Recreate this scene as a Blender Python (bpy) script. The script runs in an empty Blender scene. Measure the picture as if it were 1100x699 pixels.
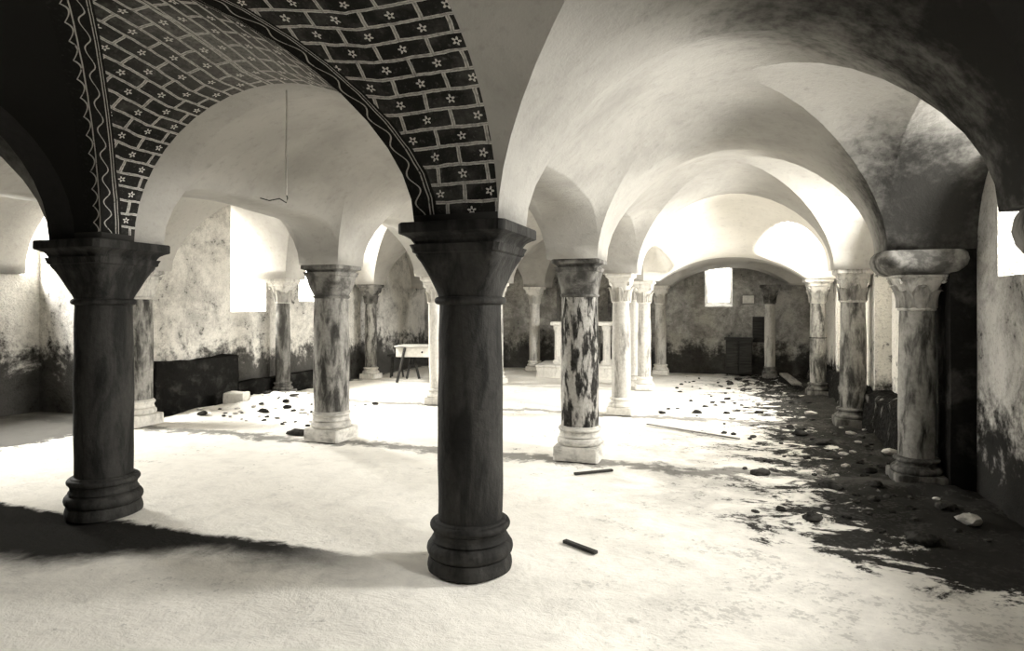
import bpy, bmesh, math, random
from mathutils import Vector, Matrix, noise as mnoise
PI = math.pi
rnd = random.Random(7)
C = bpy.context.scene.collection
SX, TY, HC = 2.862, 2.7715, 1.963          # bay width, bay length, column height
RX = 2.922                                  # right row of columns
XR, XL, XLL, YB, YF = 3.30, -6.05, -8.05, 11.55, -5.9

# ------------------------------------------------------------------ nodes
class NT:
    def __init__(s, name):
        s.m = bpy.data.materials.new(name); s.m.use_nodes = True
        s.t = s.m.node_tree; s.t.nodes.clear()
        s.out = s.n('ShaderNodeOutputMaterial')
    def n(s, ty, **k):
        nd = s.t.nodes.new(ty)
        for a, b in k.items(): setattr(nd, a, b)
        return nd
    def put(s, sock, v):
        if hasattr(v, 'is_linked') or isinstance(v, bpy.types.NodeSocket): s.t.links.new(v, sock)
        elif v is not None: sock.default_value = v
    def math(s, op, a, b=None, c=None, clamp=False):
        nd = s.n('ShaderNodeMath', operation=op, use_clamp=clamp)
        for i, v in enumerate((a, b, c)):
            if v is not None: s.put(nd.inputs[i], v)
        return nd.outputs[0]
    def smooth(s, v, lo, hi, a=0., b=1.):
        nd = s.n('ShaderNodeMapRange', interpolation_type='SMOOTHSTEP')
        s.put(nd.inputs[0], v)
        for i, q in enumerate((lo, hi, a, b)): s.put(nd.inputs[i+1], q)
        return nd.outputs[0]
    def noise(s, vec, scale, detail=4, rough=.6, dist=0.):
        nd = s.n('ShaderNodeTexNoise')
        s.put(nd.inputs['Vector'], vec); nd.inputs['Scale'].default_value = scale
        nd.inputs['Detail'].default_value = detail; nd.inputs['Roughness'].default_value = rough
        nd.inputs['Distortion'].default_value = dist
        return nd.outputs[0]
    def mix(s, f, a, b):
        nd = s.n('ShaderNodeMix', data_type='RGBA')
        s.put(nd.inputs[0], f)
        for i, v in ((6, a), (7, b)):
            s.put(nd.inputs[i], v if isinstance(v, bpy.types.NodeSocket) else (*v, 1))
        return nd.outputs[2]
    def pos(s): return s.n('ShaderNodeNewGeometry').outputs['Position']
    def xyz(s, v):
        nd = s.n('ShaderNodeSeparateXYZ'); s.put(nd.inputs[0], v); return nd.outputs
    def vscale(s, v, sc):
        nd = s.n('ShaderNodeVectorMath', operation='MULTIPLY'); s.put(nd.inputs[0], v); nd.inputs[1].default_value = sc
        return nd.outputs[0]
    def finish(s, col, rough=.9, bump=None, bstr=.3, bdist=.02):
        b = s.n('ShaderNodeBsdfPrincipled')
        s.put(b.inputs['Base Color'], col if isinstance(col, bpy.types.NodeSocket) else (*col, 1))
        b.inputs['Roughness'].default_value = rough
        b.inputs['Specular IOR Level'].default_value = 0. if rough > .8 else .15
        if bump is not None:
            bp = s.n('ShaderNodeBump'); bp.inputs['Strength'].default_value = bstr; bp.inputs['Distance'].default_value = bdist
            s.put(bp.inputs['Height'], bump); s.t.links.new(bp.outputs[0], b.inputs['Normal'])
        s.t.links.new(b.outputs[0], s.out.inputs[0])
        return s.m

def warm(v, k=1.0):                        # the sepia scale of the print
    return (v, v*(1-.03*k), v*(1-.095*k))

def m_stone(name, base, dark, amount=.45, scale=3., stretch=(1,1,1), rough=.9, bstr=.3, soft=.12):
    """limestone with patches of dirt; amount = share of dirt"""
    t = NT(name); p = t.pos()
    n1 = t.noise(t.vscale(p, stretch), scale, 6, .65, .3)
    n2 = t.noise(p, 26, 4, .6)
    f = t.smooth(n1, 1-amount-soft, 1-amount+soft)
    c = t.mix(f, warm(base), warm(dark))
    g = t.smooth(n2, .35, .7, 0, .35)
    c = t.mix(g, c, warm(dark*.8+base*.2))
    return t.finish(c, rough, t.math('ADD', n2, t.math('MULTIPLY', n1, 1.5)), bstr)

def m_wall(name, base, mid, dark, damp=.9, dampz=.75, cover=.5):
    """old limewash: pale patches over grey masonry, damp black growth spreading up from the ground in ragged tongues"""
    t = NT(name); p = t.pos(); z = t.xyz(p)[2]
    n1 = t.noise(p, 1.6, 8, .7, .5); n2 = t.noise(p, 9, 6, .7); n3 = t.noise(p, 38, 3, .6)
    f1 = t.smooth(t.math('ADD', n1, t.math('MULTIPLY', n2, .45)), cover+.1, cover+.4)
    c = t.mix(f1, warm(base), warm(mid))
    spots = t.smooth(t.math('ADD', t.math('MULTIPLY', n2, .7), t.math('MULTIPLY', n1, .5)), .68, .78)
    c = t.mix(spots, c, warm(dark*2.2))
    edge = t.math('ADD', z, t.math('ADD', t.math('MULTIPLY', n1, -1.5), t.math('MULTIPLY', n2, -.9)))
    fd = t.smooth(edge, dampz-1.35, dampz-.95, damp, 0.)
    c = t.mix(fd, c, warm(dark))
    crumb = t.smooth(n3, .5, .72, 0, .3)
    c = t.mix(crumb, c, warm(dark*1.5))
    return t.finish(c, .95, t.math('ADD', t.math('MULTIPLY', n2, 1.6), t.math('ADD', n3, t.math('MULTIPLY', n1, 2))), .45, .04)

def m_plaster(name, base, mid, soot=()):
    """plain vault plaster; soot = [(centre, radius, strength)] smoke stains"""
    t = NT(name); p = t.pos()
    n1 = t.noise(p, 1.1, 6, .65, .4); n2 = t.noise(p, 14, 5, .65); n3 = t.noise(p, 60, 3, .6)
    c = t.mix(t.smooth(n1, .35, .75), warm(base), warm(mid))
    c = t.mix(t.smooth(n2, .5, .8, 0, .35), c, warm(mid*.6))
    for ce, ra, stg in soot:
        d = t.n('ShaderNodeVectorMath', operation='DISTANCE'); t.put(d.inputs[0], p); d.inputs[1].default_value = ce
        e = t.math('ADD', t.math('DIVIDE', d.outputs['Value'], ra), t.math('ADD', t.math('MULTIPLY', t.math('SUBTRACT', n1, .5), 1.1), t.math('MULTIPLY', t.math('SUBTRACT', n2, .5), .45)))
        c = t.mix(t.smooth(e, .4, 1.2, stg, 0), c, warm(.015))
    return t.finish(c, .95, t.math('ADD', n2, t.math('ADD', t.math('MULTIPLY', n3, .4), t.math('MULTIPLY', n1, 2))), .22, .03)

def m_painted(name, bricks=True):
    """mock masonry: dark painted bricks, pale joints, a five petalled flower in each; a scroll border along the groin"""
    t = NT(name)
    uv = t.n('ShaderNodeUVMap', uv_map='brick').outputs[0]
    g = t.n('ShaderNodeUVMap', uv_map='groin').outputs[0]
    p = t.pos()
    w, h = .285, .104
    wob = t.noise(p, 5, 3, .6); wob2 = t.noise(t.vscale(p, (1.3, 1.3, 1.3)), 6.1, 3, .6)
    U, V, _ = t.xyz(uv)
    U = t.math('ADD', U, t.math('MULTIPLY', t.math('SUBTRACT', wob, .5), .030))
    V = t.math('ADD', V, t.math('MULTIPLY', t.math('SUBTRACT', wob2, .5), .024))
    v = t.math('DIVIDE', V, h); row = t.math('FLOOR', v); fv = t.math('SUBTRACT', v, row)
    rj = t.math('FRACT', t.math('MULTIPLY', t.math('SINE', t.math('MULTIPLY', row, 12.9898)), 437.5))
    sh = t.math('ADD', t.math('MULTIPLY', t.math('MODULO', row, 2.), .5), t.math('MULTIPLY', rj, .18))
    u = t.math('ADD', t.math('DIVIDE', U, w), sh); cell = t.math('FLOOR', u); fu = t.math('SUBTRACT', u, cell)
    jw, jh = .075, .175
    joint = t.math('MAXIMUM', t.math('LESS_THAN', fu, jw), t.math('LESS_THAN', fv, jh))
    line = t.math('MAXIMUM', t.math('LESS_THAN', t.math('ABSOLUTE', t.math('SUBTRACT', fv, jh*.5)), .022),
                  t.math('LESS_THAN', t.math('ABSOLUTE', t.math('SUBTRACT', fu, jw*.5)), .011))
    x = t.math('MULTIPLY', t.math('SUBTRACT', fu, .5+jw/2), w); y = t.math('MULTIPLY', t.math('SUBTRACT', fv, .5+jh/2), h)
    r = t.math('SQRT', t.math('ADD', t.math('MULTIPLY', x, x), t.math('MULTIPLY', y, y)))
    th = t.math('ADD', t.math('ARCTAN2', y, x), t.math('MULTIPLY', cell, 1.7))
    R = t.math('ADD', .018, t.math('MULTIPLY', t.math('COSINE', t.math('MULTIPLY', th, 5.)), .008))
    fl = t.math('MULTIPLY', t.math('LESS_THAN', r, R), t.math('GREATER_THAN', r, .0075))
    wear = t.noise(p, 3.1, 6, .7)
    dd = t.n('ShaderNodeVectorMath', operation='DISTANCE'); t.put(dd.inputs[0], p); dd.inputs[1].default_value = (-1.25, -.25, 3.0)
    faded = t.smooth(t.math('ADD', dd.outputs['Value'], t.math('MULTIPLY', t.math('SUBTRACT', wear, .5), 1.6)), .05, .95, .62, 0.); fine = t.noise(p, 45, 4, .7)
    brick = t.mix(t.smooth(wear, .45, .75, 0, .6), warm(.022), warm(.13))
    brick = t.mix(t.smooth(fine, .55, .75, 0, .5), brick, warm(.16))
    brick = t.mix(t.math('MULTIPLY', faded, t.smooth(fine, .3, .6, .5, 1)), brick, warm(.30))
    jc = t.mix(t.smooth(fine, .4, .7), warm(.55), warm(.28))
    jc = t.mix(t.math('MULTIPLY', line, .55), jc, warm(.13))
    if bricks:
        c = t.mix(joint, brick, jc); c = t.mix(fl, c, warm(.62))
    else:
        c = t.mix(0., warm(.018), warm(.018))  # no bricks here: the web's shade is put in as flat black
    # border
    D, A, _ = t.xyz(g)
    D = t.math('ADD', D, t.math('MULTIPLY', t.math('SUBTRACT', wob, .5), .012))
    def near(a, b, k): return t.math('LESS_THAN', t.math('ABSOLUTE', t.math('SUBTRACT', a, b)), k)
    inb = t.math('LESS_THAN', D, .150 if bricks else .16)
    bc = t.mix(t.smooth(fine, .5, .8, 0, .6), warm(.016), warm(.05))
    if bricks:
        ln = t.math('MAXIMUM', near(D, .108, .004), near(D, .128, .003))
        ph = t.math('MULTIPLY', A, 2*PI/.16)
        scroll = t.math('ADD', .052, t.math('MULTIPLY', t.math('SINE', ph), .026))
        ln = t.math('MAXIMUM', ln, near(D, scroll, .0045))
    else:
        ph = t.math('ABSOLUTE', t.math('SINE', t.math('MULTIPLY', A, PI/.115)))
        ln = t.math('MAXIMUM', near(D, .014, .0055), near(D, t.math('SUBTRACT', .072, t.math('MULTIPLY', ph, .045)), .006))
    ln = t.math('MULTIPLY', ln, t.smooth(fine, .28, .45))
    bc = t.mix(ln, bc, warm(.42))
    c = t.mix(inb, c, bc)
    low = t.math('LESS_THAN', t.xyz(uv)[1], .05)
    c = t.mix(low, c, warm(.05))
    return t.finish(c, .85, t.math('ADD', fine, wear), .2, .01)

def m_floor():
    t = NT('beaten_earth_floor'); p = t.pos(); X, Y, Z = t.xyz(p)
    n1 = t.noise(p, 1.3, 8, .7, .6); n2 = t.noise(p, 6, 6, .7, .4); n3 = t.noise(p, 30, 4, .65)
    # soil trodden in as streaks that run along the nave
    n4 = t.noise(t.vscale(p, (1., 1.5, 1.)), 2.2, 7, .74, .5)
    c = t.mix(t.smooth(n2, .42, .75, 0, .45), warm(.86), warm(.58))
    c = t.mix(t.math('MULTIPLY', t.math('MULTIPLY', t.smooth(X, -.2, 1.0, .12, 1.), t.smooth(Y, .2, 2.2, .45, 1.)), t.smooth(t.math('ADD', t.math('MULTIPLY', n1, .6), t.math('MULTIPLY', n4, .4)), .36, .62, 0.1, .85)), c, warm(.36))
    # black soil heaped along the right hand wall
    e = t.math('ADD', X, t.math('ADD', t.math('MULTIPLY', t.math('SUBTRACT', n4, .5), 4.4), t.math('MULTIPLY', t.math('SUBTRACT', n2, .5), 2.0)))
    e = t.math('ADD', e, t.smooth(Y, -.2, 1.0, -2.2, .25))
    c = t.mix(t.smooth(e, 2.0, 2.35, 0, .97), c, warm(.014))
    # black soil along the left hand wall
    e = t.math('ADD', t.math('MULTIPLY', X, -1), t.math('MULTIPLY', t.math('SUBTRACT', n2, .5), 1.0))
    c = t.mix(t.smooth(e, 5.75, 5.95, 0, .9), c, warm(.03))
    # shadow left of the front column, painted as a dark band under the painted bay
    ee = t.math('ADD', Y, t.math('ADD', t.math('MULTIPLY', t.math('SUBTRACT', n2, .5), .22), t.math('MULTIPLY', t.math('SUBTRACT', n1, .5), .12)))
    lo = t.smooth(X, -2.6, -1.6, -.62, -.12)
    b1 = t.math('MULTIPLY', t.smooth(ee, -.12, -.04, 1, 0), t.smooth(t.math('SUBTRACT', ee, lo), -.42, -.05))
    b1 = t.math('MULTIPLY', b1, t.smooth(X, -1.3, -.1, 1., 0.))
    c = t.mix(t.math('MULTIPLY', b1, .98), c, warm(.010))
    # shade between the window pools, painted dark along the lines of columns
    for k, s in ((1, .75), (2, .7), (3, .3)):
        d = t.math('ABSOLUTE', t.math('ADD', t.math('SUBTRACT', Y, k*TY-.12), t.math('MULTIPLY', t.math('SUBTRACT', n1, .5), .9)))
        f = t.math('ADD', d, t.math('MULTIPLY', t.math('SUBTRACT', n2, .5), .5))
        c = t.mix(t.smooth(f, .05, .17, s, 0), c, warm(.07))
    # crumbs
    cr = t.smooth(t.math('ADD', t.math('ADD', t.math('MULTIPLY', n3, .5), t.math('MULTIPLY', n4, .6)), t.smooth(X, -.2, 2., 0., .07)), .65, .70, 0, .8)
    far = t.smooth(Y, .2, 3.5, .35, 1.)
    c = t.mix(t.math('MULTIPLY', cr, far), c, warm(.07))
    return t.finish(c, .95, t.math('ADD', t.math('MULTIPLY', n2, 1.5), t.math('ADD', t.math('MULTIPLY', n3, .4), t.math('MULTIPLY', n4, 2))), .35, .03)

def m_flat(name, v, rough=.8, k=1., bstr=.2):
    t = NT(name); p = t.pos(); n = t.noise(p, 18, 5, .6)
    return t.finish(t.mix(t.smooth(n, .3, .75, 0, .5), warm(v, k), warm(v*.55, k)), rough, n, bstr, .01)

def m_wood(name, v, sc=(1, 14, 14)):
    t = NT(name); co = t.n('ShaderNodeTexCoord').outputs['Object']
    n = t.noise(t.vscale(co, sc), 3, 5, .6, .5)
    return t.finish(t.mix(t.smooth(n, .35, .7), warm(v), warm(v*.4)), .8, n, .3, .01)

def m_pane(name, strength):
    t = NT(name); p = t.pos()
    e = t.n('ShaderNodeEmission'); e.inputs[0].default_value = (1, .975, .90, 1); e.inputs[1].default_value = strength
    t.t.links.new(e.outputs[0], t.out.inputs[0]); return t.m

M = dict(
    dark=m_stone('soot_dark_stone', .042, .012, .5, 4, (2, 2, .5), .75, .35),  # near-black stone of the two front columns
    lichen=m_stone('lichened_stone', .42, .022, .50, 3.6, (3.6, 3.6, 1.), .9, .4, .06),
    capgrey=m_stone('grey_stone', .25, .06, .5, 5, (1, 1, 1)),
    basegrey=m_stone('worn_pale_stone', .62, .30, .45, 6, (1, 1, 2)),
    white=m_stone('white_limestone', .70, .36, .38, 5, (2, 2, .6)),
    pale=m_stone('pale_limestone', .54, .16, .42, 5, (2, 2, .5)),
    midgrey=m_stone('weathered_grey_stone', .32, .04, .48, 4.5, (2, 2, .6)),
    shadow=m_stone('dark_weathered_stone', .20, .05, .5, 4, (2, 2, .6)),  # shade on the wall columns put into a darker stone
    wall=m_wall('limewashed_wall', .74, .42, .020),
    wallr=m_wall('limewashed_wall_right', .46, .24, .014, .97, .62),
    wallw=m_wall('white_limewashed_wall', .86, .62, .016, .97, .45, .62),  # paler copy for the rear right wall, window light put into its colour
    wallfar=m_wall('grey_masonry_wall', .50, .22, .018, .85, .55, .44),
    ledge=m_stone('damp_black_masonry', .05, .012, .6, 4, (1, 1, 1), .9, .6),
    ledger=m_stone('damp_mottled_masonry', .22, .012, .64, 5, (1.6, 1.6, .7), .9, .8, .06),
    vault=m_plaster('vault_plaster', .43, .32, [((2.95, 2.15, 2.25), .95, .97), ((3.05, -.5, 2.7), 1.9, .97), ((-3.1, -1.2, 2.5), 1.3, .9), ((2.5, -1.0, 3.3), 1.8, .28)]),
    vaultw=m_plaster('fresh_limewash', .80, .70),  # much paler plaster for one right hand bay
    floor=m_floor(), bricks=m_painted('painted_brick_pattern'), black=m_painted('black_painted_web', False), blackplain=m_flat('black_paint', .02),  # black webs carry shade as colour; only the scallop lines are paint
    rubble=m_stone('dark_rubble', .07, .02, .5, 8), rubblep=m_stone('pale_rubble', .62, .3, .5, 8),
    iron=m_flat('black_iron', .02, .5), cord=m_flat('pale_cord', .7), plaque=m_flat('white_enamel_plaque', .8, .4),
    wood=m_wood('dark_old_wood', .05), woodp=m_wood('pale_bare_wood', .5), cloth=m_flat('white_painted_board', .8),
    woodg=m_wood('grey_plank_wood', .28), ink=m_flat('grey_ink', .25),
)

# ------------------------------------------------------------------ mesh helpers
def obj(name, bm, mat, parent=None, smooth=True, loc=None):
    me = bpy.data.meshes.new(name)
    bmesh.ops.recalc_face_normals(bm, faces=bm.faces[:])
    bm.to_mesh(me); bm.free()
    for m in (mat if isinstance(mat, (list, tuple)) else [mat]): me.materials.append(m)
    if smooth:
        me.polygons.foreach_set('use_smooth', [True]*len(me.polygons))
        me.set_sharp_from_angle(angle=math.radians(38))
    o = bpy.data.objects.new(name, me); C.objects.link(o)
    if parent: o.parent = parent
    if loc: o.location = loc
    return o
def tag(o, label=None, cat=None, group=None, kind=None):
    for k, v in (('label', label), ('category', cat), ('group', group), ('kind', kind)):
        if v: o[k] = v
    return o
def thing(name, label, cat, loc=(0, 0, 0), rotz=0, group=None):
    o = bpy.data.objects.new(name, None); C.objects.link(o); o.empty_display_size = .1
    o.location = loc; o.rotation_euler = (0, 0, rotz)
    return tag(o, label, cat, group, 'thing')
def lathe(bm, prof, seg=40, cx=0, cy=0, wob=0, cap=True):
    rings = []
    for r, z in prof:
        rings.append([bm.verts.new((cx+(r+wob*mnoise.noise((math.cos(a)*1.3, math.sin(a)*1.3, z*4)))*math.cos(a),
                                    cy+(r+wob*mnoise.noise((math.cos(a)*1.3+5, math.sin(a)*1.3, z*4)))*math.sin(a), z))
                      for a in (2*PI*i/seg for i in range(seg))])
    for A, B in zip(rings, rings[1:]):
        for i in range(seg): bm.faces.new((A[i], A[(i+1) % seg], B[(i+1) % seg], B[i]))
    if cap: bm.faces.new(rings[0][::-1]); bm.faces.new(rings[-1])
def superloft(bm, prof, seg=64):
    """rings of superellipse: prof = [(half, z, exponent)]"""
    rings = []
    for h, z, n in prof:
        ring = []
        for i in range(seg):
            a = 2*PI*(i+.5)/seg; c, s = math.cos(a), math.sin(a)
            r = h/((abs(c)**n+abs(s)**n)**(1/n))
            ring.append(bm.verts.new((r*c, r*s, z)))
        rings.append(ring)
    for A, B in zip(rings, rings[1:]):
        for i in range(seg): bm.faces.new((A[i], A[(i+1) % seg], B[(i+1) % seg], B[i]))
    bm.faces.new(rings[0][::-1]); bm.faces.new(rings[-1])
def box(bm, x0, x1, y0, y1, z0, z1, bev=0, mat=None):
    r = bmesh.ops.create_cube(bm, size=1)
    vs = r['verts']
    for v in vs:
        v.co = Vector(((x0+x1)/2+v.co.x*(x1-x0), (y0+y1)/2+v.co.y*(y1-y0), (z0+z1)/2+v.co.z*(z1-z0)))
    if mat:
        for v in vs: v.co = mat @ v.co
    if bev:
        es = list({e for v in vs for e in v.link_edges})
        bmesh.ops.bevel(bm, geom=es, offset=bev, segments=2, affect='EDGES', profile=.6)
def tube(bm, pts, r, seg=8):
    pts = [Vector(p) for p in pts]; rings = []
    rr = r if isinstance(r, (list, tuple)) else [r]*len(pts)
    for i, p in enumerate(pts):
        d = (pts[min(i+1, len(pts)-1)]-pts[max(i-1, 0)]).normalized()
        up = Vector((0, 0, 1)) if abs(d.z) < .9 else Vector((1, 0, 0))
        a = d.cross(up).normalized(); b = d.cross(a)
        rings.append([bm.verts.new(p+(a*math.cos(2*PI*k/seg)+b*math.sin(2*PI*k/seg))*rr[i]) for k in range(seg)])
    for A, B in zip(rings, rings[1:]):
        for i in range(seg): bm.faces.new((A[i], A[(i+1) % seg], B[(i+1) % seg], B[i]))
    bm.faces.new(rings[0][::-1]); bm.faces.new(rings[-1])
def roughen(bm, amp, sc, seed=0, cuts=0):
    if cuts: bmesh.ops.subdivide_edges(bm, edges=bm.edges[:], cuts=cuts, use_grid_fill=True)
    bm.normal_update()
    for v in bm.verts:
        v.co += v.normal*amp*mnoise.fractal(v.co*sc+Vector((seed, seed*1.7, 0)), 1, 2, 4)

# ------------------------------------------------------------------ columns
def abacus_part(t, half, z0, z1, mat, kind='slab'):
    bm = bmesh.new(); h = z1-z0
    if kind == 'round':                    # thick pillow-edged slab
        superloft(bm, [(half*.70, z0, 5), (half*.86, z0+h*.12, 5), (half*.97, z0+h*.38, 6), (half, z0+h*.62, 7), (half*.97, z0+h*.86, 7), (half*.9, z1, 7)])
    else:                                  # flat slab over a hollow moulding
        superloft(bm, [(half*.78, z0, 26), (half*.80, z0+h*.14, 26), (half*.84, z0+h*.30, 26), (half*.92, z0+h*.43, 26), (half*.985, z0+h*.50, 30),
                       (half, z0+h*.54, 34), (half, z0+h*.94, 34), (half*.985, z1, 34)])
    return obj('abacus', bm, mat, t)
def shaft_part(t, r0, r1, z0, z1, mat, wob=.006):
    bm = bmesh.new(); n = 18
    lathe(bm, [(r0+(r1-r0)*i/n + .006*math.sin(PI*i/n), z0+(z1-z0)*i/n) for i in range(n+1)], 48, wob=wob)
    return obj('shaft', bm, mat, t)
def neck_part(t, r, z, mat, k=.022):
    bm = bmesh.new()
    lathe(bm, [(r-.01, z-k*1.2)]+[(r+k*math.cos(a), z+k*math.sin(a)) for a in [(-PI/2)+PI*i/8 for i in range(9)]]+[(r-.01, z+k*1.2)], 48)
    return obj('astragal', bm, mat, t)
def base_part(t, r, rb, z0, z1, mat):
    bm = bmesh.new(); h = z1-z0; pr = [(rb*.9, z0)]
    def tor(zc, rr, k, R): return [(R-k+k*math.cos(a)*1.0+0, zc+rr*math.sin(a)) for a in [(-PI/2)+PI*i/8 for i in range(9)]]
    pr += tor(z0+h*.22, h*.22, h*.22, rb)
    pr += [(r+(rb-r)*.52, z0+h*.47), (r+(rb-r)*.30, z0+h*.56), (r+(rb-r)*.28, z0+h*.64), (r+(rb-r)*.42, z0+h*.72)]
    pr += tor(z0+h*.83, h*.11, h*.11, r+(rb-r)*.68)
    pr += [(r+.012, z0+h*.96), (r, z1)]
    lathe(bm, pr, 48, wob=.004)
    return obj('base', bm, mat, t)
def plinth_part(t, half, z0, z1, mat, rnd_=False):
    bm = bmesh.new()
    if rnd_: lathe(bm, [(half, z0), (half*1.01, z0+.02), (half, (z0+z1)/2), (half*.95, z1)], 40, wob=.012)
    else:
        superloft(bm, [(half*1.0, z0, 18), (half, z0+.01, 18), (half*.99, z1-.012, 18), (half*.96, z1, 18)])
    return obj('plinth', bm, mat, t)
def block_capital(t, rbot, half, z0, z1, mat):
    """smooth bell from a round neck to a square block"""
    bm = bmesh.new(); pr = []
    for i in range(15):
        f = i/14
        e = 2+10*f**1.6 if f < .86 else 14
        pr.append((rbot+(half-rbot)*(f**2.2*.9+.1*f), z0+(z1-z0)*f*.80, e))
    pr += [(half*1.0, z0+(z1-z0)*.83, 14), (half*1.05, z0+(z1-z0)*.86, 20), (half*1.06, z0+(z1-z0)*.92, 20), (half*1.10, z1, 24)]
    superloft(bm, pr)
    return obj('capital', bm, mat, t)
def leaf_mesh(r, ang, z0, z1, w, out):
    bm = bmesh.new(); n, m = 8, 4; grid = []
    for i in range(n+1):
        f = i/n; ww = w*(math.sin(PI*(.18+.62*f)))*(1-.55*f**3)
        rr = r+.012+out*f**2.6; z = z0+(z1-z0)*(f if f < .9 else .9-(f-.9)*.8)
        row = []
        for j in range(-m, m+1):
            q = j/m; ridge = .012*(1-abs(q))+.004*math.cos(q*9)
            a = ang+ww*q/rr; R = rr+ridge
            row.append(bm.verts.new((R*math.cos(a), R*math.sin(a), z)))
        grid.append(row)
    for A, B in zip(grid, grid[1:]):
        for j in range(len(A)-1): bm.faces.new((A[j], A[j+1], B[j+1], B[j]))
    bmesh.ops.solidify(bm, geom=bm.faces[:], thickness=.012)
    return bm
def volute_mesh(r, ang, z, half, k):
    """a corner curl rolled under the abacus"""
    bm = bmesh.new(); pts = []; rad = []
    R0, R1 = r+.01, half*1.27
    for i in range(7):
        f = i/6; pts.append((R0+(R1-R0)*f**1.5, z-.085*(1-f)**1.2*1.4)); rad.append(.010+.008*f)
    for i in range(1, 13):
        a = PI/2-i*PI*1.55/12; q = k*(1-.45*i/12)
        pts.append((R1+q*math.cos(a)*.9, z-k+q*math.sin(a))); rad.append(.018-.008*i/12)
    tube(bm, [(p*math.cos(ang), p*math.sin(ang), zz) for p, zz in pts], rad, 8)
    return bm
def leaf_capital(t, r, half, z0, z1, mat, leaves=8, volutes=True):
    bm = bmesh.new(); h = z1-z0; pr = []
    for i in range(11):
        f = i/10; pr.append((r+(half*.86-r)*f**2.4, z0+h*f*.9, 2+5*f**3))
    pr += [(half*.95, z0+h*.92, 8), (half*.98, z1, 10)]
    superloft(bm, pr, 48)
    cap = obj('capital', bm, mat, t)
    for i in range(leaves):
        a = 2*PI*(i+.5)/leaves if not volutes else 2*PI*i/leaves
        obj('leaf', leaf_mesh(r, a, z0+.005, z0+h*(.62 if i % 2 else .78), r*.62*8/leaves*.9, half*.30), mat, cap)
    if volutes:
        for i in range(4):
            obj('volute', volute_mesh(r, PI/4+i*PI/2, z1-.012, half*.80, h*.11), mat, cap)
    return cap

def column(label, x, y, kind, group, rot=0, tilt=(0, 0), top=HC, z=0, **k):
    t = thing('stone_column', label, 'column', (x, y, z), rot, group)
    t.rotation_euler = (tilt[0], tilt[1], rot)
    g = lambda n, d: k.get(n, d)
    if kind == 'big':
        s, c, b = g('s', 'dark'), g('c', 'dark'), g('b', 'dark')
        plinth_part(t, g('pw', .245), 0, .075, M[b], True)
        base_part(t, .195, .250, .07, .285, M[b])
        shaft_part(t, .186, .180, .28, 1.52, M[s])
        neck_part(t, .186, 1.535, M[c])
        block_capital(t, .184, .245, 1.55, 1.845, M[c])
        abacus_part(t, .315, 1.84, top, M[c])
    elif kind == 'patched':
        s, c, b = g('s', 'lichen'), g('c', 'capgrey'), g('b', 'basegrey'); r = g('r', .185)
        plinth_part(t, g('pw', .225), 0, .135, M[b])
        base_part(t, r, .225, .13, .325, M[b])
        shaft_part(t, r, r-.006, .32, 1.60, M[s])
        neck_part(t, r-.004, 1.61, M[c], .016)
        block_capital(t, r-.004, g('cw', .195), 1.62, 1.885, M[c])
        abacus_part(t, g('aw', .235), 1.88, top, M[c])
    else:                                   # slim, carved capital
        s, c, b = g('s', 'white'), g('c', 'white'), g('b', 'white'); r = g('r', .128)
        plinth_part(t, g('pw', r*1.45), 0, .10, M[b])
        base_part(t, r, r*1.42, .095, .235, M[b])
        ab = g('ab', 'slab'); ah = g('ah', .10); aw = g('aw', .19)
        ch = g('ch', .29); zc = top-ah-ch
        shaft_part(t, r, r*.93, .23, zc-.01, M[s])
        neck_part(t, r*.95, zc-.005, M[c], .013)
        if k.get('joint'):
            jb = bmesh.new(); lathe(jb, [(r*.9, k['joint']-.008), (r+.008, k['joint']-.006), (r+.008, k['joint']+.006), (r*.9, k['joint']+.008)], 40); obj('shaft_joint', jb, M['ledge'], t)
        leaf_capital(t, r*.93, g('cw', aw*.86), zc, top-ah+.004, M[c], g('leaves', 8), g('vol', True))
        abacus_part(t, aw, top-ah, top, M[g('a', c)], ab)
    return t
GF, GW = 'free-standing crypt columns', 'columns along the walls'
column('dark thick column with plain block capital standing foremost at the centre', 0, -.03, 'big', GF)
column('nearly black thick column standing at the far left foreground, under the scalloped border', -2.90, 0, 'big', GF)
column('thick column with dark peeling lichen patches, second in the row behind the centre column', .02, TY+.02, 'patched', GF)
column('thick grey column with flaring capital standing alone in the middle of the left bays', -SX, TY, 'patched', GF, s='midgrey', c='capgrey', r=.195, aw=.25, cw=.21)
column('grey column with white moulded base half hidden behind the black left column', -2*SX, TY-.05, 'patched', GF, s='midgrey', b='white', c='pale', r=.18)
column('slim white column with curled capital just behind the lichen patched column', 0, 2*TY, 'slim', GF, s='pale')
column('slim pale column third of the slim row, beside the whiter shaft', -.01, 3*TY-.02, 'slim', GF, s='pale', r=.115)
column('very white plain slim column standing close left of the third slim column', -.235, 3*TY+.40, 'slim', GF, r=.092, aw=.14, ch=.24)
column('slim grey streaked column last of the row before the dark end bay', .02, 11.0, 'slim', GF, s='pale', r=.12)
column('slim leaning white column beside the left edge of the dark centre column', -SX, 2*TY+.03, 'slim', GF, s='white', r=.110, tilt=(0, -.025), aw=.17)
column('slim column of the middle left row, hidden behind the dark centre column', -SX, 3*TY, 'slim', GF, s='pale', r=.115)
column('slim white column left of the altar step in front of the dark recess', -SX-.03, 4*TY-.1, 'slim', GF, r=.125, aw=.22, s='pale')
column('slim dark-sided column against the wall beside the bright splayed window', -2*SX-.0, 2*TY, 'slim', GW, s='shadow', c='pale', r=.12, b='shadow', aw=.21)
column('slim grey column with heap-white foot standing by the trestle table', -2*SX+.03, 3*TY, 'slim', GW, s='midgrey', c='capgrey', b='white', r=.125, aw=.21)
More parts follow.
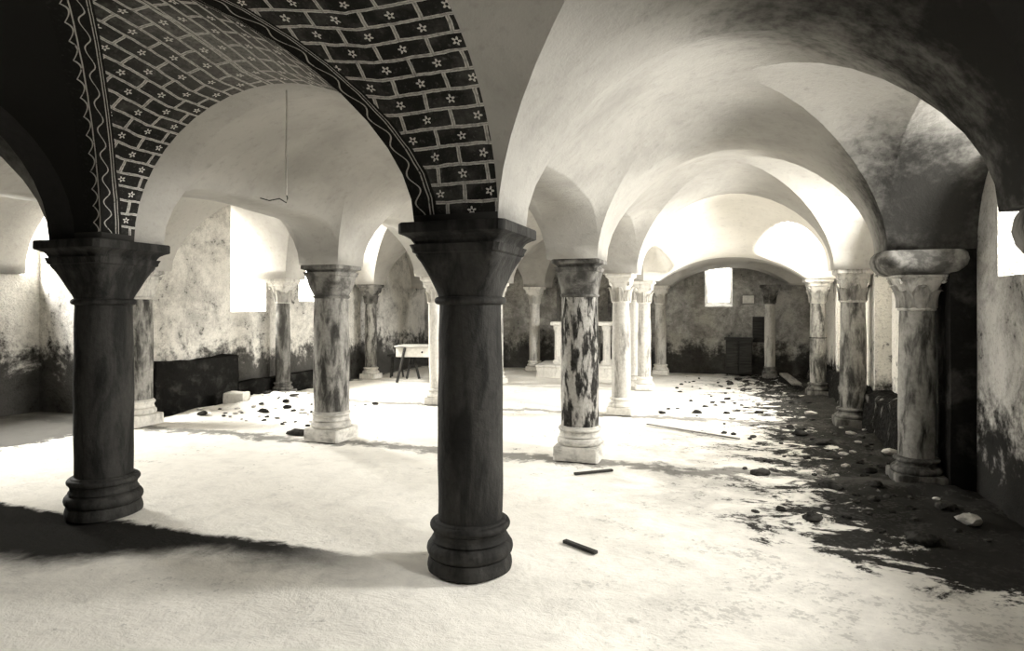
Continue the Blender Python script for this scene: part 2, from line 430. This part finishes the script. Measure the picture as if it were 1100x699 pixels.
# right row
column('stone column at the right picture edge with only its rounded slab showing', RX+.08, 0.0, 'slim', GW, s='shadow', c='shadow', b='shadow', r=.15, ab='round', ah=.26, aw=.295, ch=.29, vol=False, cw=.19, leaves=6)
column('near right column with thick rounded slab over a broad-leaf capital', RX+.02, TY, 'slim', GW, s='midgrey', c='pale', a='capgrey', b='shadow', r=.137, ab='round', ah=.20, aw=.32, ch=.28, cw=.21, leaves=8)
column('grey right hand column with crocketed capital, second along the right wall', RX, 2*TY, 'slim', GW, s='midgrey', c='pale', b='shadow', r=.15, aw=.215)
column('slim right hand column with jointed shaft at the end of the flat arch', RX-.06, 3*TY, 'slim', GW, s='midgrey', c='pale', b='shadow', r=.125, aw=.22, joint=.98)
column('slim column under the flat arch by the far wall plaque', 2.28, 11.12, 'slim', GW, s='pale', c='capgrey', b='capgrey', r=.105, aw=.20)

# ------------------------------------------------------------------ vaults
NS = 22
ANG = [PI*i/NS for i in range(NS+1)]
def smoothstep(x, a, b):
    t = max(0, min(1, (x-a)/(b-a))); return t*t*(3-2*t)
def ell(p): return math.sqrt(max(0., 1-min(1., abs(p))**2))
def vault(name, x0, x1, y0, y1, RL=(1.05, 1.05), RT=(.78, .78), Rc=1.2, Rd=.97, inset=.25, xl=None, xr=None, yl=None, yr=None, painted=False, z0=HC, lowq=None, ns=22, ycen=None):
    NS = ns; ANG = [PI*i/NS for i in range(NS+1)]
    """groined bay between four columns; RL = rise of the cross arches at y0, y1, RT = rise of the side arches at x0, x1"""
    xc, a, yc, b = (x0+x1)/2, (x1-x0)/2-inset, (y0+y1)/2, (y1-y0)/2-inset
    xl = x0 if xl is None else xl; xr = x1 if xr is None else xr
    yl = y0 if yl is None else yl; yr = y1 if yr is None else yr
    P = [(xl-xc)/a]+[-math.cos(t) for t in ANG]+[(xr-xc)/a]
    Q = [-1-inset/b-(y0-yl)/b]+[-math.cos(t) for t in ANG]+[1+inset/b+(yr-y1)/b]
    bn = bp = b
    if ycen is not None: yc, bn, bp = ycen, ycen-y0-inset, y1-inset-ycen
    def YY(q): return yc+(bp if q > 0 else bn)*q
    def zz(p, q):
        p = max(-1, min(1, p)); q = max(-1, min(1, q)); ap, aq = abs(p), abs(q); s = max(ap, aq)
        rd = Rc-(Rc-Rd)*s*s
        if lowq is not None:
            f = smoothstep(q, *lowq); rt = (RT[0]+(.30-RT[0])*smoothstep(p, -1., -.75)) if p < -.4 else .30+(RT[1]-.30)*smoothstep(p, 0., .8); zl = (1-f)*1.05*ell(p)+f*.40*(1-ap**2.3)
            zt = ell(q)*rt; return z0+max(zl, zt)
        e = ell(min(ap, aq)); re = (RL[0] if q < 0 else RL[1]) if aq > ap else (RT[0] if p < 0 else RT[1])
        edge = Rc-(Rc-re)*s**2.2
        w = (abs(aq-ap))/max(s, 1e-6); w = 1-(1-w)**(3.2 if re < .6 else 1.6)
        return z0+e*(rd+(edge-rd)*w)
    bm = bmesh.new(); ub = bm.loops.layers.uv.new('brick'); ug = bm.loops.layers.uv.new('groin')
    n = len(P); V = [[None]*n for _ in range(n)]
    for i in range(n):
        for j in range(n):
            z = zz(P[i], Q[j]); x = xc+a*P[i]; y = YY(Q[j]) if 0 < j < n-1 else (yl if j == 0 else yr)
            if 0 < i < n-1 and 0 < j < n-1:
                z += .012*mnoise.noise((x*1.3, y*1.3, 3.1))*min(1, (z-z0)*3)
            V[i][j] = bm.verts.new((x, y, z))
    arcT = [0]; arcL = [0]                 # arc length up from the springing
    def arc(vals, half, rise):
        out = [0.]
        for u, v in zip(vals, vals[1:]):
            out.append(out[-1]+math.hypot((v-u)*half, (ell(v)-ell(u))*rise))
        tot = out[-1]; return [min(o, tot-o) for o in out]
    aQ, aP = arc([max(-1, min(1, q)) for q in Q], b, 1.0), arc([max(-1, min(1, p)) for p in P], a, 1.1)
    def face(idx):
        f = bm.faces.new([V[i][j] for i, j in idx])
        ci = sum(abs(max(-1, min(1, P[i]))) for i, j in idx); cj = sum(abs(max(-1, min(1, Q[j]))) for i, j in idx)
        isL = cj > ci
        mx = sum(P[i] for i, j in idx)/len(idx); my = sum(Q[j] for i, j in idx)/len(idx)
        f.material_index = 0
        if painted == 'all': f.material_index = 1 if isL or mx > 0 else 2
        elif painted == 'fresh': f.material_index = 4
        elif painted == 'strip' and not isL and mx < -1: f.material_index = 1
        elif painted == 'black' and not isL and mx > 1: f.material_index = 3  # strip beside the black web, its shade kept as colour
        for lp, (i, j) in zip(f.loops, idx):
            p, q = P[i], Q[j]
            if isL:
                lp[ub].uv = (V[i][j].co.y+20, aP[i]); lp[ug].uv = (max(0, (abs(q)-abs(p))*b), aP[i])
            else:
                lp[ub].uv = (xc+a*p+20, aQ[j]); lp[ug].uv = (9. if painted == 'strip' else max(0, (abs(p)-abs(q))*a), aQ[j])
        f.smooth = True
        return isL
    kinds = {}
    for i in range(n-1):
        for j in range(n-1):
            c4 = [(i, j), (i+1, j), (i+1, j+1), (i, j+1)]
            if i == j: face([c4[0], c4[1], c4[2]]); face([c4[0], c4[2], c4[3]])
            elif i+j == n-2: face([c4[0], c4[1], c4[3]]); face([c4[1], c4[2], c4[3]])
            else: face(c4)
    for i in range(1, n-1):
        for (A, B) in (((i, i), (i+1, i+1)), ((i, n-1-i), (i+1, n-2-i))):
            if B[0] < n-1:
                e = bm.edges.get((V[A[0]][A[1]], V[B[0]][B[1]]))
                if e: e.smooth = False
    for f in bm.faces: f.normal_flip() if f.normal.z > 0 else None
    me = bpy.data.meshes.new(name); bm.normal_update()
    for f in bm.faces:
        if f.normal.z > 0: f.normal_flip()
    bm.to_mesh(me); bm.free()
    for m in ('vault', 'bricks', 'black', 'blackplain', 'vaultw'): me.materials.append(M[m])
    o = bpy.data.objects.new(name, me); C.objects.link(o)
    return tag(o, kind='structure')
YC = -1.42
ends = {-2: YF-.1, -1: None, 3: None}
for k in range(-2, 4):
    y0, y1 = (k*TY if k != -1 else -3.1), ((k+1)*TY if k != -2 else -3.1)
    yl = YF-.1 if k == -2 else None; yr = YB+.1 if k == 3 else None
    st = .98 if k == -1 else .52 if k == 0 else .66
    low = dict(lowq=(-1.0, 1.0), RT=(st, .9), ns=48) if k == 2 else dict(lowq=(-3, -2), RT=(.6, .6), ns=48) if k == 3 else dict(RT=(st, .95))
    vault('ceiling', 0, RX, y0, y1, xr=XR+.1, yl=yl, yr=yr, painted='strip' if k == -1 else 'fresh' if k == 2 else None, ycen=YC if k == -1 else None, **low)
    vault('ceiling', -SX, 0, y0, y1, yl=yl, yr=YB+.5 if k == 3 else None, painted='all' if k == -1 else None, ycen=YC if k == -1 else None, RL=(1.0, 1.0), RT=(st, st), **(dict(Rc=1.12) if k == -1 else {}))
    vault('ceiling', -2*SX, -SX, y0, y1, xl=(XL-.1 if k >= 1 else None), yl=yl, yr=yr, RT=(1.45 if k >= 1 else .72, st), painted='black' if k == -1 else None, ycen=YC if k == -1 else None)
    if k < 1: vault('ceiling', -2*SX-2.5, -2*SX, y0, y1, yl=yl, yr=y1+.1 if k == 0 else None, RT=(.72, .72), ycen=YC if k == -1 else None)

# ------------------------------------------------------------------ floor
COLS = [(o.location.x, o.location.y) for o in C.objects if o.name.startswith('stone_column')]
def ground(x, y):
    n = mnoise.fractal((x*.9, y*.9, 0), 1, 2, 5); f = mnoise.fractal((x*3.7, y*3.7, 4), 1, 2, 4)
    z = -.012+.008*n+.006*f
    r = smoothstep(x, 1.7, 3.1)*smoothstep(y, .6, 2.2)
    z += r*(.015+.05*(n*.5+.5)+.05*f)
    l = smoothstep(-x, 4.3, 5.3)*smoothstep(y, 3.0, 3.6)*(1-smoothstep(y, 5.0, 7.5))*(1-smoothstep(-x, 5.6, 5.9))
    z += l*(.10+.08*n+.03*f)
    g = smoothstep(x, .8, 1.6)*smoothstep(y, 8.0, 9.5)
    z += g*(.04*f+.03*n)
    d = min(math.hypot(x-a, y-b) for a, b in COLS)
    if x < 2.2: z = min(z, 0)*1 if d < .35 else z*smoothstep(d, .3, .6)+(-.012)*(1-smoothstep(d, .3, .6))
    return z
bm = bmesh.new()
xs = [XLL-.2+i*.075 for i in range(int((XR+.3-XLL+.2)/.075)+1)]; ys = [YF-.1+i*.075 for i in range(int((YB+.7-YF)/.075)+1)]
vg = [[bm.verts.new((x, y, ground(x, y))) for y in ys] for x in xs]
for i in range(len(xs)-1):
    for j in range(len(ys)-1): bm.faces.new((vg[i][j], vg[i+1][j], vg[i+1][j+1], vg[i][j+1]))
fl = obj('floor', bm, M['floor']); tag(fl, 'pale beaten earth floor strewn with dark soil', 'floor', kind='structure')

# ------------------------------------------------------------------ walls, each with its window openings cut through
WN = [0]
def wall(name, axis, pos, s0, s1, outward, mat, openings=(), z1=4.2, label=None):
    """axis 'x': wall plane at X=pos running along Y.  openings = (s0,s1,z0,z1, pane s0,s1,z0,z1, strength, depth)"""
    bm = bmesh.new()
    def pt(s, z, d=0): return Vector((pos+outward*d, s, z)) if axis == 'x' else Vector((s, pos+outward*d, z))
    S = sorted({s0, s1, *[v for o in openings for v in o[:2]]}); Z = sorted({-.15, z1, *[v for o in openings for v in o[2:4]]})
    def grid(a0, a1, b0, b1):
        na, nb = max(1, round((a1-a0)/.25)), max(1, round((b1-b0)/.25))
        g = [[bm.verts.new(pt(a0+(a1-a0)*i/na, b0+(b1-b0)*j/nb)) for j in range(nb+1)] for i in range(na+1)]
        for i in range(na):
            for j in range(nb): bm.faces.new((g[i][j], g[i+1][j], g[i+1][j+1], g[i][j+1]))
    for a0, a1 in zip(S, S[1:]):
        for b0, b1 in zip(Z, Z[1:]):
            if any(o[0]-1e-6 <= a0 and a1 <= o[1]+1e-6 and o[2]-1e-6 <= b0 and b1 <= o[3]+1e-6 for o in openings): continue
            grid(a0, a1, b0, b1)
    T = .75
    for o in openings:
        i4 = [pt(o[0], o[2]), pt(o[1], o[2]), pt(o[1], o[3]), pt(o[0], o[3])]
        D = o[9]; o4 = [pt(o[4], o[6], D), pt(o[5], o[6], D), pt(o[5], o[7], D), pt(o[4], o[7], D)]
        a = [bm.verts.new(p) for p in i4]; b = [bm.verts.new(p) for p in o4]
        for k in range(4): bm.faces.new((a[k], a[(k+1) % 4], b[(k+1) % 4], b[k]))
    # outer skin
    T = max([.5]+[o[9]+.1 for o in openings])
    c = [pt(s0, -.15, T), pt(s1, -.15, T), pt(s1, z1, T), pt(s0, z1, T)]; i4 = [pt(s0, -.15), pt(s1, -.15), pt(s1, z1), pt(s0, z1)]
    c = [bm.verts.new(p) for p in c]; i4 = [bm.verts.new(p) for p in i4]
    bm.faces.new(c)
    for k in range(4): bm.faces.new((i4[k], i4[(k+1) % 4], c[(k+1) % 4], c[k]))
    bmesh.ops.remove_doubles(bm, verts=bm.verts[:], dist=1e-4)
    w = obj(name, bm, mat, smooth=False); tag(w, label, 'wall', kind='structure')
    for o in openings:
        WN[0] += 1; D = o[9]-.03
        root = bpy.data.objects.new('window_%d' % WN[0], None); C.objects.link(root); tag(root, kind='structure')
        b2 = bmesh.new(); c = [pt(o[4]-.02, o[6]-.02, D), pt(o[5]+.02, o[6]-.02, D), pt(o[5]+.02, o[7]+.02, D), pt(o[4]-.02, o[7]+.02, D)]
        e = [p+(pt(0, 0, .02)-pt(0, 0)) for p in c]
        c = [b2.verts.new(p) for p in c]; e = [b2.verts.new(p) for p in e]
        b2.faces.new(c); b2.faces.new(e[::-1])
        for k in range(4): b2.faces.new((c[k], c[(k+1) % 4], e[(k+1) % 4], e[k]))
        obj('pane', b2, m_pane('daylit_glass', o[8]), root, smooth=False)
        # iron bars
        b3 = bmesh.new()
        for f in (.33, .66):
            s = o[4]+(o[5]-o[4])*f; tube(b3, [pt(s, o[6]-.01, D-.02), pt(s, o[7]+.01, D-.02)], .008, 6)
        obj('window_bar', b3, M['cord'], root)
        if len(o) > 10:                     # daylight entering through this window
            E, size, tilt, spread, turn = o[10:15]
            L = bpy.data.lights.new('daylight', 'AREA'); L.shape = 'RECTANGLE'; L.size, L.size_y = size; L.energy = E
            L.color = (1, .975, .91); L.spread = math.radians(spread)
            lo = bpy.data.objects.new('daylight', L); C.objects.link(lo)
            lo.location = pt((o[4]+o[5])/2, (o[6]+o[7])/2, D-.10)
            dv = pt(0, 0, -1)-pt(0, 0); sv = pt(1, 0)-pt(0, 0)
            dv = (dv*math.cos(turn)+sv*math.sin(turn)); dv = (dv*math.cos(tilt)+Vector((0, 0, -1))*math.sin(tilt))
            lo.rotation_euler = dv.to_track_quat('-Z', 'Y').to_euler()
    return w
R_ = math.radians
LIGHT = dict(r0=150, r1=250, r2=410, l0=680, l1=420, l2=280, far=20, rm=95, back=0)
wall('wall_right', 'x', XR, YF-.3, TY, 1, M['wallr'], [
    (-2.2, -1.0, 1.75, 2.75, -1.9, -1.3, 1.95, 2.7, 8, .7, LIGHT['rm'], (.55, .7), R_(48), 110, R_(-8)),  # added window out of view, there to brighten the near floor
    (.85, 2.12, 1.72, 3.0, 1.1, 1.98, 1.85, 2.95, 8, .7, LIGHT['r0'], (.6, .6), R_(20), 150, R_(-15))],
    label='rough grey wall at the right edge, black with damp at its foot')
wall('wall_right_rear', 'x', XR, TY, YB+.3, 1, M['wallw'], [
    (3.55, 4.55, 1.72, 2.72, 3.75, 4.3, 1.95, 2.7, 8, .7, LIGHT['r1'], (.55, .7), R_(5), 170, R_(35)),
    (6.5, 7.5, 1.72, 2.72, 6.7, 7.3, 1.95, 2.7, 8, .7, LIGHT['r2'], (.55, .7), R_(38), 150, 0)],
    label='white limewashed wall behind the right hand columns')
wall('wall_left', 'x', XL, 3.1, YB+.9, -1, M['wall'], [
    (4.70, 5.52, 1.42, 3.45, 4.9, 5.45, 2.0, 3.2, 14, .8, LIGHT['l1'], (.45, .9), R_(32), 150, 0),
    (6.4, 7.5, 1.6, 2.9, 6.65, 7.3, 1.9, 2.8, 10, .8, LIGHT['l2'], (.6, .85), R_(30), 160, 0)],
    label='mottled limewashed wall on the left around the splayed window')
wall('wall_left_front', 'x', XLL, YF-.3, 3.15, -1, M['wall'], [
    (1.1, 3.02, 1.95, 3.35, 1.4, 2.8, 2.25, 3.2, 10, .7, LIGHT['l0'], (1.1, .85), R_(28), 130, R_(8))],
    label='mottled wall at the left edge beyond the black column')
wall('wall_return', 'y', 3.12, XLL-.2, XL-.06, 1, M['wall'])
wall('wall_far', 'y', YB, -.32, XR+.3, 1, M['wallfar'], [
    (.94, 1.53, 1.50, 3.0, 1.0, 1.47, 1.62, 2.9, 9, .6, LIGHT['far'], (.4, .9), R_(25), 150, 0)],
    label='grey end wall with a tall bright window')
wall('wall_far_left', 'y', YB, XL-.5, -SX+.35, 1, M['wallfar'], label='dark end wall behind the trestle table')
wall('wall_recess', 'y', YB+.45, -SX-.2, .2, 1, M['wallfar'], label='dark wall behind the altar')
wall('wall_back', 'y', YF, XLL-.3, XR+.3, -1, M['wall'])

# pilasters behind the right hand columns
for i, (y, x) in enumerate(((0, RX+.18), (TY, RX), (2*TY, RX), (3*TY, RX))):
    bm = bmesh.new(); box(bm, max(x+.20, 3.12), XR+.05, y-.24, y+.24, -.05, 2.1); roughen(bm, .012, 3, i, 5)
    tag(obj('trim_%d' % (i+1), bm, M[('wallr', 'ledge', 'wallw', 'wallw')[i]]), kind='structure')  # second pilaster is black: shade put into its colour
# ragged ledge along the right wall
bm = bmesh.new(); n = 110; prev = None; sec = []
for i in range(n+1):
    y = 3.05+(YB-3.05)*i/n
    h = .50+.13*mnoise.noise((y*1.3, 0, 0))+.05*mnoise.noise((y*6, 2, 0)); w = .24+.08*mnoise.noise((y*1.7, 5, 0))
    if y > 8.5: h *= .75
    row = []
    for f in range(12):
        q = f/11
        if q < .55: px, pz = XR-w-.06*(1-q/.55), h*q/.55*.92-.03
        else: px, pz = XR-w+(w+.02)*(q-.55)/.45, h*(.92+.08*math.sin((q-.55)/.45*PI/2))
        d = .05*mnoise.fractal((y*3, px*3, pz*4), 1, 2, 4)
        row.append(bm.verts.new((min(px+d, XR+.02), y, pz+d*.5)))
    sec.append(row)
for A, B in zip(sec, sec[1:]):
    for j in range(11): bm.faces.new((A[j], A[j+1], B[j+1], B[j]))
tag(obj('trim_5', bm, M['ledger']), 'ragged damp masonry footing along the right wall', 'footing', kind='structure')
# black bench-like footing on the left
bm = bmesh.new(); box(bm, XL-.05, -5.93, 3.2, 4.75, -.05, .74, .03); box(bm, XL-.05, -5.90, 4.72, 7.6, -.05, .30, .03)
roughen(bm, .045, 3, 3, 6)
tag(obj('trim_6', bm, M['ledge']), 'black damp masonry footing under the left window', 'footing', kind='structure')

# ------------------------------------------------------------------ furnishings
# altar on its step
t = thing('altar_step', 'pale stone step carrying the altar in front of the dark recess', 'step', (-1.55, 10.4, 0), R_(6))
bm = bmesh.new(); box(bm, -.98, .98, -.62, .6, -.02, .2, .012); obj('step_block', bm, M['white'], t)
bm = bmesh.new(); box(bm, -1.0, 1.0, -.64, .62, .2, .25, .01); obj('step_slab', bm, M['white'], t)
t = thing('altar_table', 'plain stone altar table with slab top, half hidden behind the lichen patched column', 'altar', (-1.55, 10.45, .25), R_(6))
bm = bmesh.new(); box(bm, -.74, .74, -.33, .33, .84, .92, .012); obj('altar_slab', bm, M['white'], t)
for x in (-.60, .46):
    for y in (-.2, .2):
        bm = bmesh.new(); superloft(bm, [(.10, 0, 6), (.10, .06, 6), (.07, .09, 2.4), (.066, .4, 2.1), (.066, .72, 2.1), (.085, .76, 4), (.09, .84, 6)], 32)
        obj('leg', bm, M['white'], t)
        C.objects[-1].location = (x, y, 0)
bm = bmesh.new(); box(bm, .02, .32, -.05, .1, 0, .74, .02); obj('back_panel', bm, M['capgrey'], t)
# dark niche and pale surround behind the altar
t = thing('wall_tabernacle', 'pale framed dark niche on the wall behind the altar', 'niche', (-1.05, YB+.44, 1.15))
bm = bmesh.new()
for b in ((-.26, -.17, -.1, .02, -.02, .62), (.17, .30, -.1, .02, -.02, .62), (-.26, .30, -.1, .02, .62, .74), (-.30, .34, -.13, .02, -.1, -.02)): box(bm, *b, .008)
obj('niche_frame', bm, M['capgrey'], t)
bm = bmesh.new(); box(bm, -.17, .17, -.03, .015, -.02, .62); obj('niche_door', bm, M['wood'], t)
bm = bmesh.new(); bmesh.ops.create_uvsphere(bm, u_segments=12, v_segments=8, radius=.015, matrix=Matrix.Translation((.12, -.04, .3))); obj('knob', bm, M['iron'], t)
# trestle table
t = thing('trestle_table', 'pale trestle table with splayed dark legs by the dark left end wall', 'table', (-4.36, 8.20, 0), R_(12))
bm = bmesh.new(); box(bm, -.56, .56, -.32, .32, .69, .725, .006); obj('table_top', bm, M['woodp'], t)
bm = bmesh.new(); box(bm, -.54, .54, -.27, .27, .50, .69, .006); ap = obj('apron', bm, M['cloth'], t)
bm = bmesh.new(); bmesh.ops.create_uvsphere(bm, u_segments=12, v_segments=8, radius=.02, matrix=Matrix.Translation((0, -.285, .6))); obj('drawer_knob', bm, M['iron'], ap)
for x in (-.36, .36):
    for sy in (-1, 1):
        bm = bmesh.new(); tube(bm, [(x-.02*sy, sy*.31, .69), (x+.13*sy, sy*.36, 0)], .028, 4); obj('leg', bm, M['wood'], t)
        bm = bmesh.new(); tube(bm, [(x+.02, sy*.315, .69), (x-.13, sy*.34, 0)], .024, 4); obj('leg', bm, M['wood'], t)
bm = bmesh.new(); tube(bm, [(-.40, .33, .3), (.40, .33, .3)], .018, 4); obj('stretcher', bm, M['wood'], t)
# stool under the wall beside it
t = thing('wooden_stool', 'dark wooden stool standing left of the trestle table', 'stool', (-5.30, 8.65, 0), .4)
bm = bmesh.new(); lathe(bm, [(.15, .44), (.17, .45), (.17, .475), (.16, .485)], 24); obj('seat', bm, M['wood'], t)
for i in range(3):
    a = 2*PI*i/3; bm = bmesh.new(); tube(bm, [(.10*math.cos(a), .10*math.sin(a), .445), (.17*math.cos(a), .17*math.sin(a), 0)], .02, 8); obj('leg', bm, M['wood'], t)
# far wall things
t = thing('wall_plaque', 'small white notice plaque on the grey end wall right of the window', 'plaque', (1.86, YB-.002, 1.66))
bm = bmesh.new(); box(bm, -.12, .12, -.02, 0, -.085, .085, .004); obj('board', bm, M['plaque'], t)
bm = bmesh.new()
for b in ((-.13, .13, -.026, 0, .085, .10), (-.13, .13, -.026, 0, -.10, -.085), (-.13, -.118, -.026, 0, -.1, .1), (.118, .13, -.026, 0, -.1, .1)): box(bm, *b)
obj('frame', bm, M['woodg'], t)
t = thing('wooden_cupboard', 'low black wooden cupboard against the end wall under the plaque', 'cupboard', (1.66, YB-.21, 0))
bm = bmesh.new(); box(bm, -.27, .27, -.18, .2, .06, .78, .008); obj('carcass', bm, M['wood'], t)
bm = bmesh.new(); box(bm, -.30, .30, -.20, .2, .78, .82, .006); obj('top', bm, M['wood'], t)
for s in (-1, 1):
    bm = bmesh.new(); box(bm, min(s*.01, s*.26), max(s*.01, s*.26), -.20, -.178, .10, .75, .004); d = obj('door', bm, M['wood'], t)
    bm = bmesh.new(); bmesh.ops.create_uvsphere(bm, u_segments=10, v_segments=6, radius=.014, matrix=Matrix.Translation((s*.04, -.21, .45))); obj('knob', bm, M['iron'], d)
    for y in (-.15, .17):
        bm = bmesh.new(); box(bm, s*.24-.02, s*.24+.02, y-.02, y+.02, 0, .07); obj('leg', bm, M['wood'], t)
t = thing('wall_shutter', 'narrow black wooden shutter on the end wall left of the slim far column', 'shutter', (2.07, YB-.0, .98))
bm = bmesh.new(); box(bm, -.12, .12, -.035, 0, -.26, .3, .006); obj('panel', bm, M['wood'], t)
for z in (-.17, .2):
    bm = bmesh.new(); box(bm, -.11, .06, -.045, -.03, z-.012, z+.012); obj('hinge', bm, M['iron'], t)
# planks
def plank(name, label, p0, p1, w, h, mat, z=0, roll=0):
    p0, p1 = Vector(p0), Vector(p1); d = p1-p0; L = d.length
    bm = bmesh.new(); box(bm, -L/2, L/2, -w/2, w/2, 0, h, .004)
    o = obj(name, bm, mat); o.location = (p0+p1)/2+Vector((0, 0, z)); o.rotation_euler = (roll, -math.asin(d.z/L), math.atan2(d.y, d.x))
    return tag(o, label, 'plank', kind='thing')
plank('wooden_plank', 'long grey plank lying at the foot of the right wall under the flat arch', (2.52, 10.75, .10), (2.58, 8.75, .12), .16, .04, M['woodg'])
plank('wooden_batten', 'thin dark batten lying on the floor right of the slim white columns', (.45, 4.78, .0), (1.55, 4.18, .0), .035, .016, M['woodg'], .0)  # shadow line laid down as a thin dark strip
plank('wooden_offcut', 'short dark offcut lying on the pale floor right of the foremost column', (.43, .50, .0), (.66, .37, .0), .035, .02, M['wood'], -.004)
plank('wooden_lath', 'thin dark lath lying on the floor in front of the lichen patched column', (.12, 2.12, 0), (.42, 2.36, 0), .035, .02, M['wood'], -.004)
# block under the left window
bm = bmesh.new(); box(bm, -.15, .15, -.13, .13, -.06, .15, .02); roughen(bm, .012, 5, 2, 3)
o = obj('stone_block', bm, M['white']); o.location = (-5.50, 4.22, .08); o.rotation_euler = (0, 0, .3)
tag(o, 'white squared stone block lying on rubble before the black footing', 'stone', kind='thing')
# cord hanging from the painted vault
t = thing('hanging_cord', 'thin pale cord with a black hook hanging from the painted vault', 'cord', (-1.40, .12, 3.03))
bm = bmesh.new(); tube(bm, [(0, 0, .03), (.004, 0, -.2), (-.003, 0, -.5), (.003, 0, -.78)], .0045, 6); obj('line', bm, M['cord'], t)
bm = bmesh.new(); tube(bm, [(.003, 0, -.78), (.01, 0, -.80), (0, 0, -.83), (-.05, -.005, -.80), (-.13, -.01, -.81), (-.2, -.015, -.79)], .004, 6); obj('hook', bm, M['iron'], t)
bm = bmesh.new(); tube(bm, [(-.06, 0, .02), (-.06, 0, .0), (.03, 0, .0), (.03, 0, .02)], .006, 6); obj('ceiling_bracket', bm, M['cord'], t)

# rubble stones, each on its own
stones = []
for s in range(5):
    bm = bmesh.new(); bmesh.ops.create_icosphere(bm, subdivisions=2, radius=1)
    for v in bm.verts:
        v.co *= 1+.45*mnoise.noise(v.co*1.3+Vector((s*9, 0, 0))); v.co.z *= .6
    me = bpy.data.meshes.new('rubble_stone'); bm.to_mesh(me); bm.free(); me.materials.append(M['rubble' if s < 4 else 'rubblep']); stones.append(me)
TAKEN = [(-5.5, 4.22, .2), (-4.75, 3.9, .1), (-3.35, 2.86, .15)]+[(2.52+.06*i/12, 10.75-2*i/12, .10) for i in range(13)]+[(.45+1.1*i/8, 4.78-.6*i/8, .05) for i in range(9)]
def scatter(n, f, r0, r1, label, group, pale=.15):
    for _ in range(n):
        for _t in range(40):
            x, y = f(); r = r0+(r1-r0)*rnd.random()**2.5
            if all(math.hypot(x-a, y-b) > 1.75*(r+c) for a, b, c in TAKEN): break
        else: continue
        TAKEN.append((x, y, r))
        if any(math.hypot(x-a, y-b) < .36 for a, b in COLS): continue
        o = bpy.data.objects.new('rubble_stone', stones[4] if rnd.random() < pale else stones[rnd.randrange(4)]); C.objects.link(o)
        o.location = (x, y, ground(x, y)+r*.3); o.scale = (r*rnd.uniform(.8, 1.7), r, r*rnd.uniform(.7, 1.1)); o.rotation_euler = (0, 0, rnd.uniform(0, 6))
        tag(o, label, 'stone', group, 'thing')
scatter(60, lambda: (rnd.uniform(-5.6, -3.6), rnd.uniform(3.3, 5.2)), .018, .055, 'small rubble stone strewn on the mound below the left window', 'rubble by the left wall', .3)
scatter(90, lambda: (3.0-abs(rnd.gauss(0, .65)), rnd.uniform(1.2, 5.2)), .02, .075, 'rubble stone lying in the black soil by the right wall', 'rubble by the right wall', .25)
scatter(80, lambda: (rnd.uniform(.5, 2.7), rnd.uniform(5.5, 10.8)), .02, .07, 'rubble stone on the floor before the grey end wall', 'rubble in the far right bays', .2)
for lab, x, y, r, sc in (('fist-sized dark stone on the left mound near the white block', -4.75, 3.9, .075, (1.2, .9, .8)),
                         ('flat black stone beside the plinth of the lone grey left column', -3.35, 2.86, .13, (1.6, .6, .45))):
    o = bpy.data.objects.new('loose_stone', stones[1]); C.objects.link(o); o.location = (x, y, ground(x, y)+r*.25); o.scale = [r*k for k in sc]
    tag(o, lab, 'stone', kind='thing')

# ------------------------------------------------------------------ light, camera
w = bpy.data.worlds.new('World'); bpy.context.scene.world = w; w.use_nodes = True
w.node_tree.nodes['Background'].inputs[0].default_value = (1, .96, .86, 1); w.node_tree.nodes['Background'].inputs[1].default_value = .05
cam = bpy.data.cameras.new('camera'); co = bpy.data.objects.new('camera', cam); C.objects.link(co)
cam.sensor_width = 36; cam.lens = 684.956/1100*36; cam.shift_y = -(349.5-329.345)/1100
co.location = (1.4124, -3.4655, 1.5); co.rotation_euler = (PI/2, 0, R_(18.6185)); cam.clip_start = .02
sc = bpy.context.scene; sc.camera = co
vs = sc.view_settings; vs.view_transform = 'Standard'; vs.look = 'None'; vs.gamma = 1; vs.use_curve_mapping = False; vs.exposure = 0.1
sc.cycles.max_bounces = 8; sc.cycles.diffuse_bounces = 6
